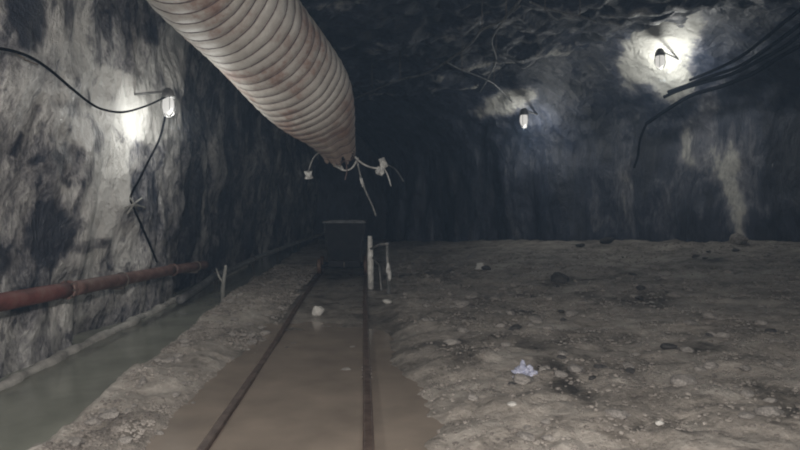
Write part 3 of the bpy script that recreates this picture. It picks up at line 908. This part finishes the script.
def ground(px, py):
    """where a pixel's ray meets the ground"""
    k, m = (px - VX) / F, (VY - py) / F
    Y = 2.5
    while Y < 27:
        if CH + m * Y <= floorz(k * Y, Y): break
        Y += 0.03
    return k * Y, Y
# singled out stones
for px, py, wpx, me, lb in [
    (318, 315, 13, sp_[0], 'round white stone in the mud between the rails'),
    (387, 303, 10, sp_[1], 'small white stone at the foot of the post frame'),
    (382, 385, 8, sp_[2], 'small white stone just right of the right rail, near the camera'),
    (337, 397, 8, sp_[0], 'small white stone in the brown water between the rails'),
    (346, 372, 12, sm[3], 'grey stone against the left side of the right rail'),
    (352, 350, 9, sm[5], 'grey stone left of the right rail beyond the sleeper'),
    (512, 406, 9, sp_[0], 'pale stone on the open floor below the crumpled plastic'),
    (660, 425, 10, sp_[1], 'pale stone on the open floor at the bottom right'),
    (575, 372, 18, sm[1], 'flat pinkish grey stone right of the crumpled plastic'),
    (486, 270, 11, sd[0], 'dark lump on the far floor beside a pale scrap'),
    (668, 349, 15, sd[1], 'black stone in the middle of the right floor'),
    (606, 243, 16, sd[2], 'black boulder at the foot of the right wall'),
    (580, 247, 9, sd[1], 'small black boulder left of the one at the wall foot'),
    (738, 243, 22, sm[2], 'pale rubble heap stone at the foot of the lime streak'),
    (560, 282, 22, sd[0], 'low dark rock on the far open floor'),
    (700, 373, 12, sm[4], 'grey stone low on the right floor by a dark hollow'),
    (640, 300, 12, sd[2], 'dark stone on the far right floor')]:
    X, Y = ground(px, py)
    o = put(me, X, Y, max(0.02, wpx / F * Y * 0.45), 'stone', lb, 'stone', 'larger loose stones')
    if lb.startswith('round'): o.scale = (o.scale.x * 0.85, o.scale.x * 0.85, o.scale.x * 1.35); o.location.z += 0.02
def scatter(n, x0, x1, y0, y1, s0, s1, label, group, meshes):
    made = 0
    while made < n:
        Y = y0 * (y1 / y0) ** R.random()
        X = R.uniform(x0, x1)
        if not (bank_edge(Y) + 0.05 < X < -1.0 or X > 0.45): continue
        px = VX + X / Y * F
        if px < -10 or px > 815: continue
        put(R.choice(meshes), X, Y, R.uniform(s0, s1) * R.uniform(0.5, 1.0), 'stone', label, 'stone', group, sink=0.45)
        made += 1
scatter(90, -2.0, -1.08, 3.2, 12, 0.025, 0.06, 'small grey stone lying on the muck bank between ditch and track', 'stones on the muck bank', sm)
scatter(150, 0.5, 8.3, 3.2, 13.5, 0.03, 0.085, 'small grey stone lying loose on the open floor right of the track', 'stones on the open floor', sm)
scatter(28, 0.5, 8.0, 4.0, 13.0, 0.035, 0.08, 'small dark stone lying loose on the open floor right of the track', 'dark stones on the open floor', sd)

# fine gravel nobody could count
ico = bmesh.new(); bmesh.ops.create_icosphere(ico, subdivisions=1, radius=1.0)
iv = [v.co.copy() for v in ico.verts]; ifc = [tuple(v.index for v in f.verts) for f in ico.faces]; ico.free()
def gravel(name, n, x0, x1, y0, y1, label):
    mb = MB()
    while n:
        Y = y0 * (y1 / y0) ** R.random(); X = R.uniform(x0, x1)
        px = VX + X / Y * F
        if px < -10 or px > 815: continue
        if X < 0 and X < bank_edge(Y): continue
        if fbm(Vector((X * 1.1, Y * 1.1, 6)), 3) < R.uniform(-0.5, 0.25): continue
        s = (0.006 + 0.016 * R.random() ** 2) * (0.7 + 0.045 * Y)
        z = floorz(X, Y); a = R.uniform(0, 6.3); ca, sa = math.cos(a), math.sin(a); q = [R.uniform(0.7, 1.2) for _ in range(3)]
        vs = []
        for v in iv:
            j = s * (0.85 + 0.3 * ((v.x * 7.1 + v.y * 3.3 + v.z * 5.7 + a) % 1))
            x_, y_ = v.x * q[0] * j, v.y * q[1] * j
            vs.append((X + x_ * ca - y_ * sa, Y + x_ * sa + y_ * ca, z + v.z * 0.6 * q[2] * j + s * 0.15))
        mb.add(vs, ifc); n -= 1
    o = mb.build(name, 'gravel')
    tag(o, label, 'gravel', kind='stuff')
gravel('bank_gravel', 7000, -2.05, -1.02, 3.0, 14, 'fine gravel strewn over the muck bank beside the ditch')
gravel('floor_gravel', 11000, 0.4, 8.6, 3.0, 15, 'fine gravel strewn over the open floor right of the track')

# ------------------------------------------------------------------ scraps
def crumple(px, py, wpx, hpx, mat, name, label, cat, seed):
    X, Y = ground(px, py)
    s = wpx / F * Y / 2
    bm = bmesh.new(); bmesh.ops.create_icosphere(bm, subdivisions=4, radius=1.0)
    for v in bm.verts:
        d = noise.voronoi(v.co * 1.6 + Vector((seed, 2, 1)))[0]
        v.co *= 0.75 + 0.75 * (d[1] - d[0]) + 0.35 * fbm(v.co * 1.5 + Vector((seed, 0, 0)), 3)
        v.co.z = max(-0.35, v.co.z * hpx / wpx)
    me = bpy.data.meshes.new(name); bm.to_mesh(me); bm.free(); me.materials.append(M[mat])
    o = bpy.data.objects.new(name, me); col.objects.link(o)
    o.scale = (s, s, s); o.location = (X, Y, floorz(X, Y) + 0.25 * s)
    return tag(o, label, cat)
crumple(524, 378, 22, 18, 'plastic', 'plastic_wrapper', 'crumpled white and blue plastic wrapper on the open floor', 'litter', 1)
crumple(480, 269, 9, 10, 'rag', 'paper_scrap', 'small pale scrap lying on the far floor', 'litter', 5)

# ------------------------------------------------------------------ damp air of the drift
hm = bpy.data.materials.new('mine_haze'); hm.use_nodes = True
nt = hm.node_tree
nt.nodes.remove(nt.nodes['Principled BSDF'])
vs_ = nt.nodes.new('ShaderNodeVolumeScatter')
vs_.inputs['Color'].default_value = (0.45, 0.68, 1.0, 1)
vs_.inputs['Density'].default_value = 0.0042
vs_.inputs['Anisotropy'].default_value = 0.2
nt.links.new(vs_.outputs[0], nt.nodes['Material Output'].inputs['Volume'])
M['haze'] = hm
mb = MB(); mb.box(-4.0, 10.5, -4.5, 28.3, -0.45, 6.2)
tag(mb.build('mine_haze', 'haze'), 'thin damp haze filling the drift', 'haze', kind='stuff')
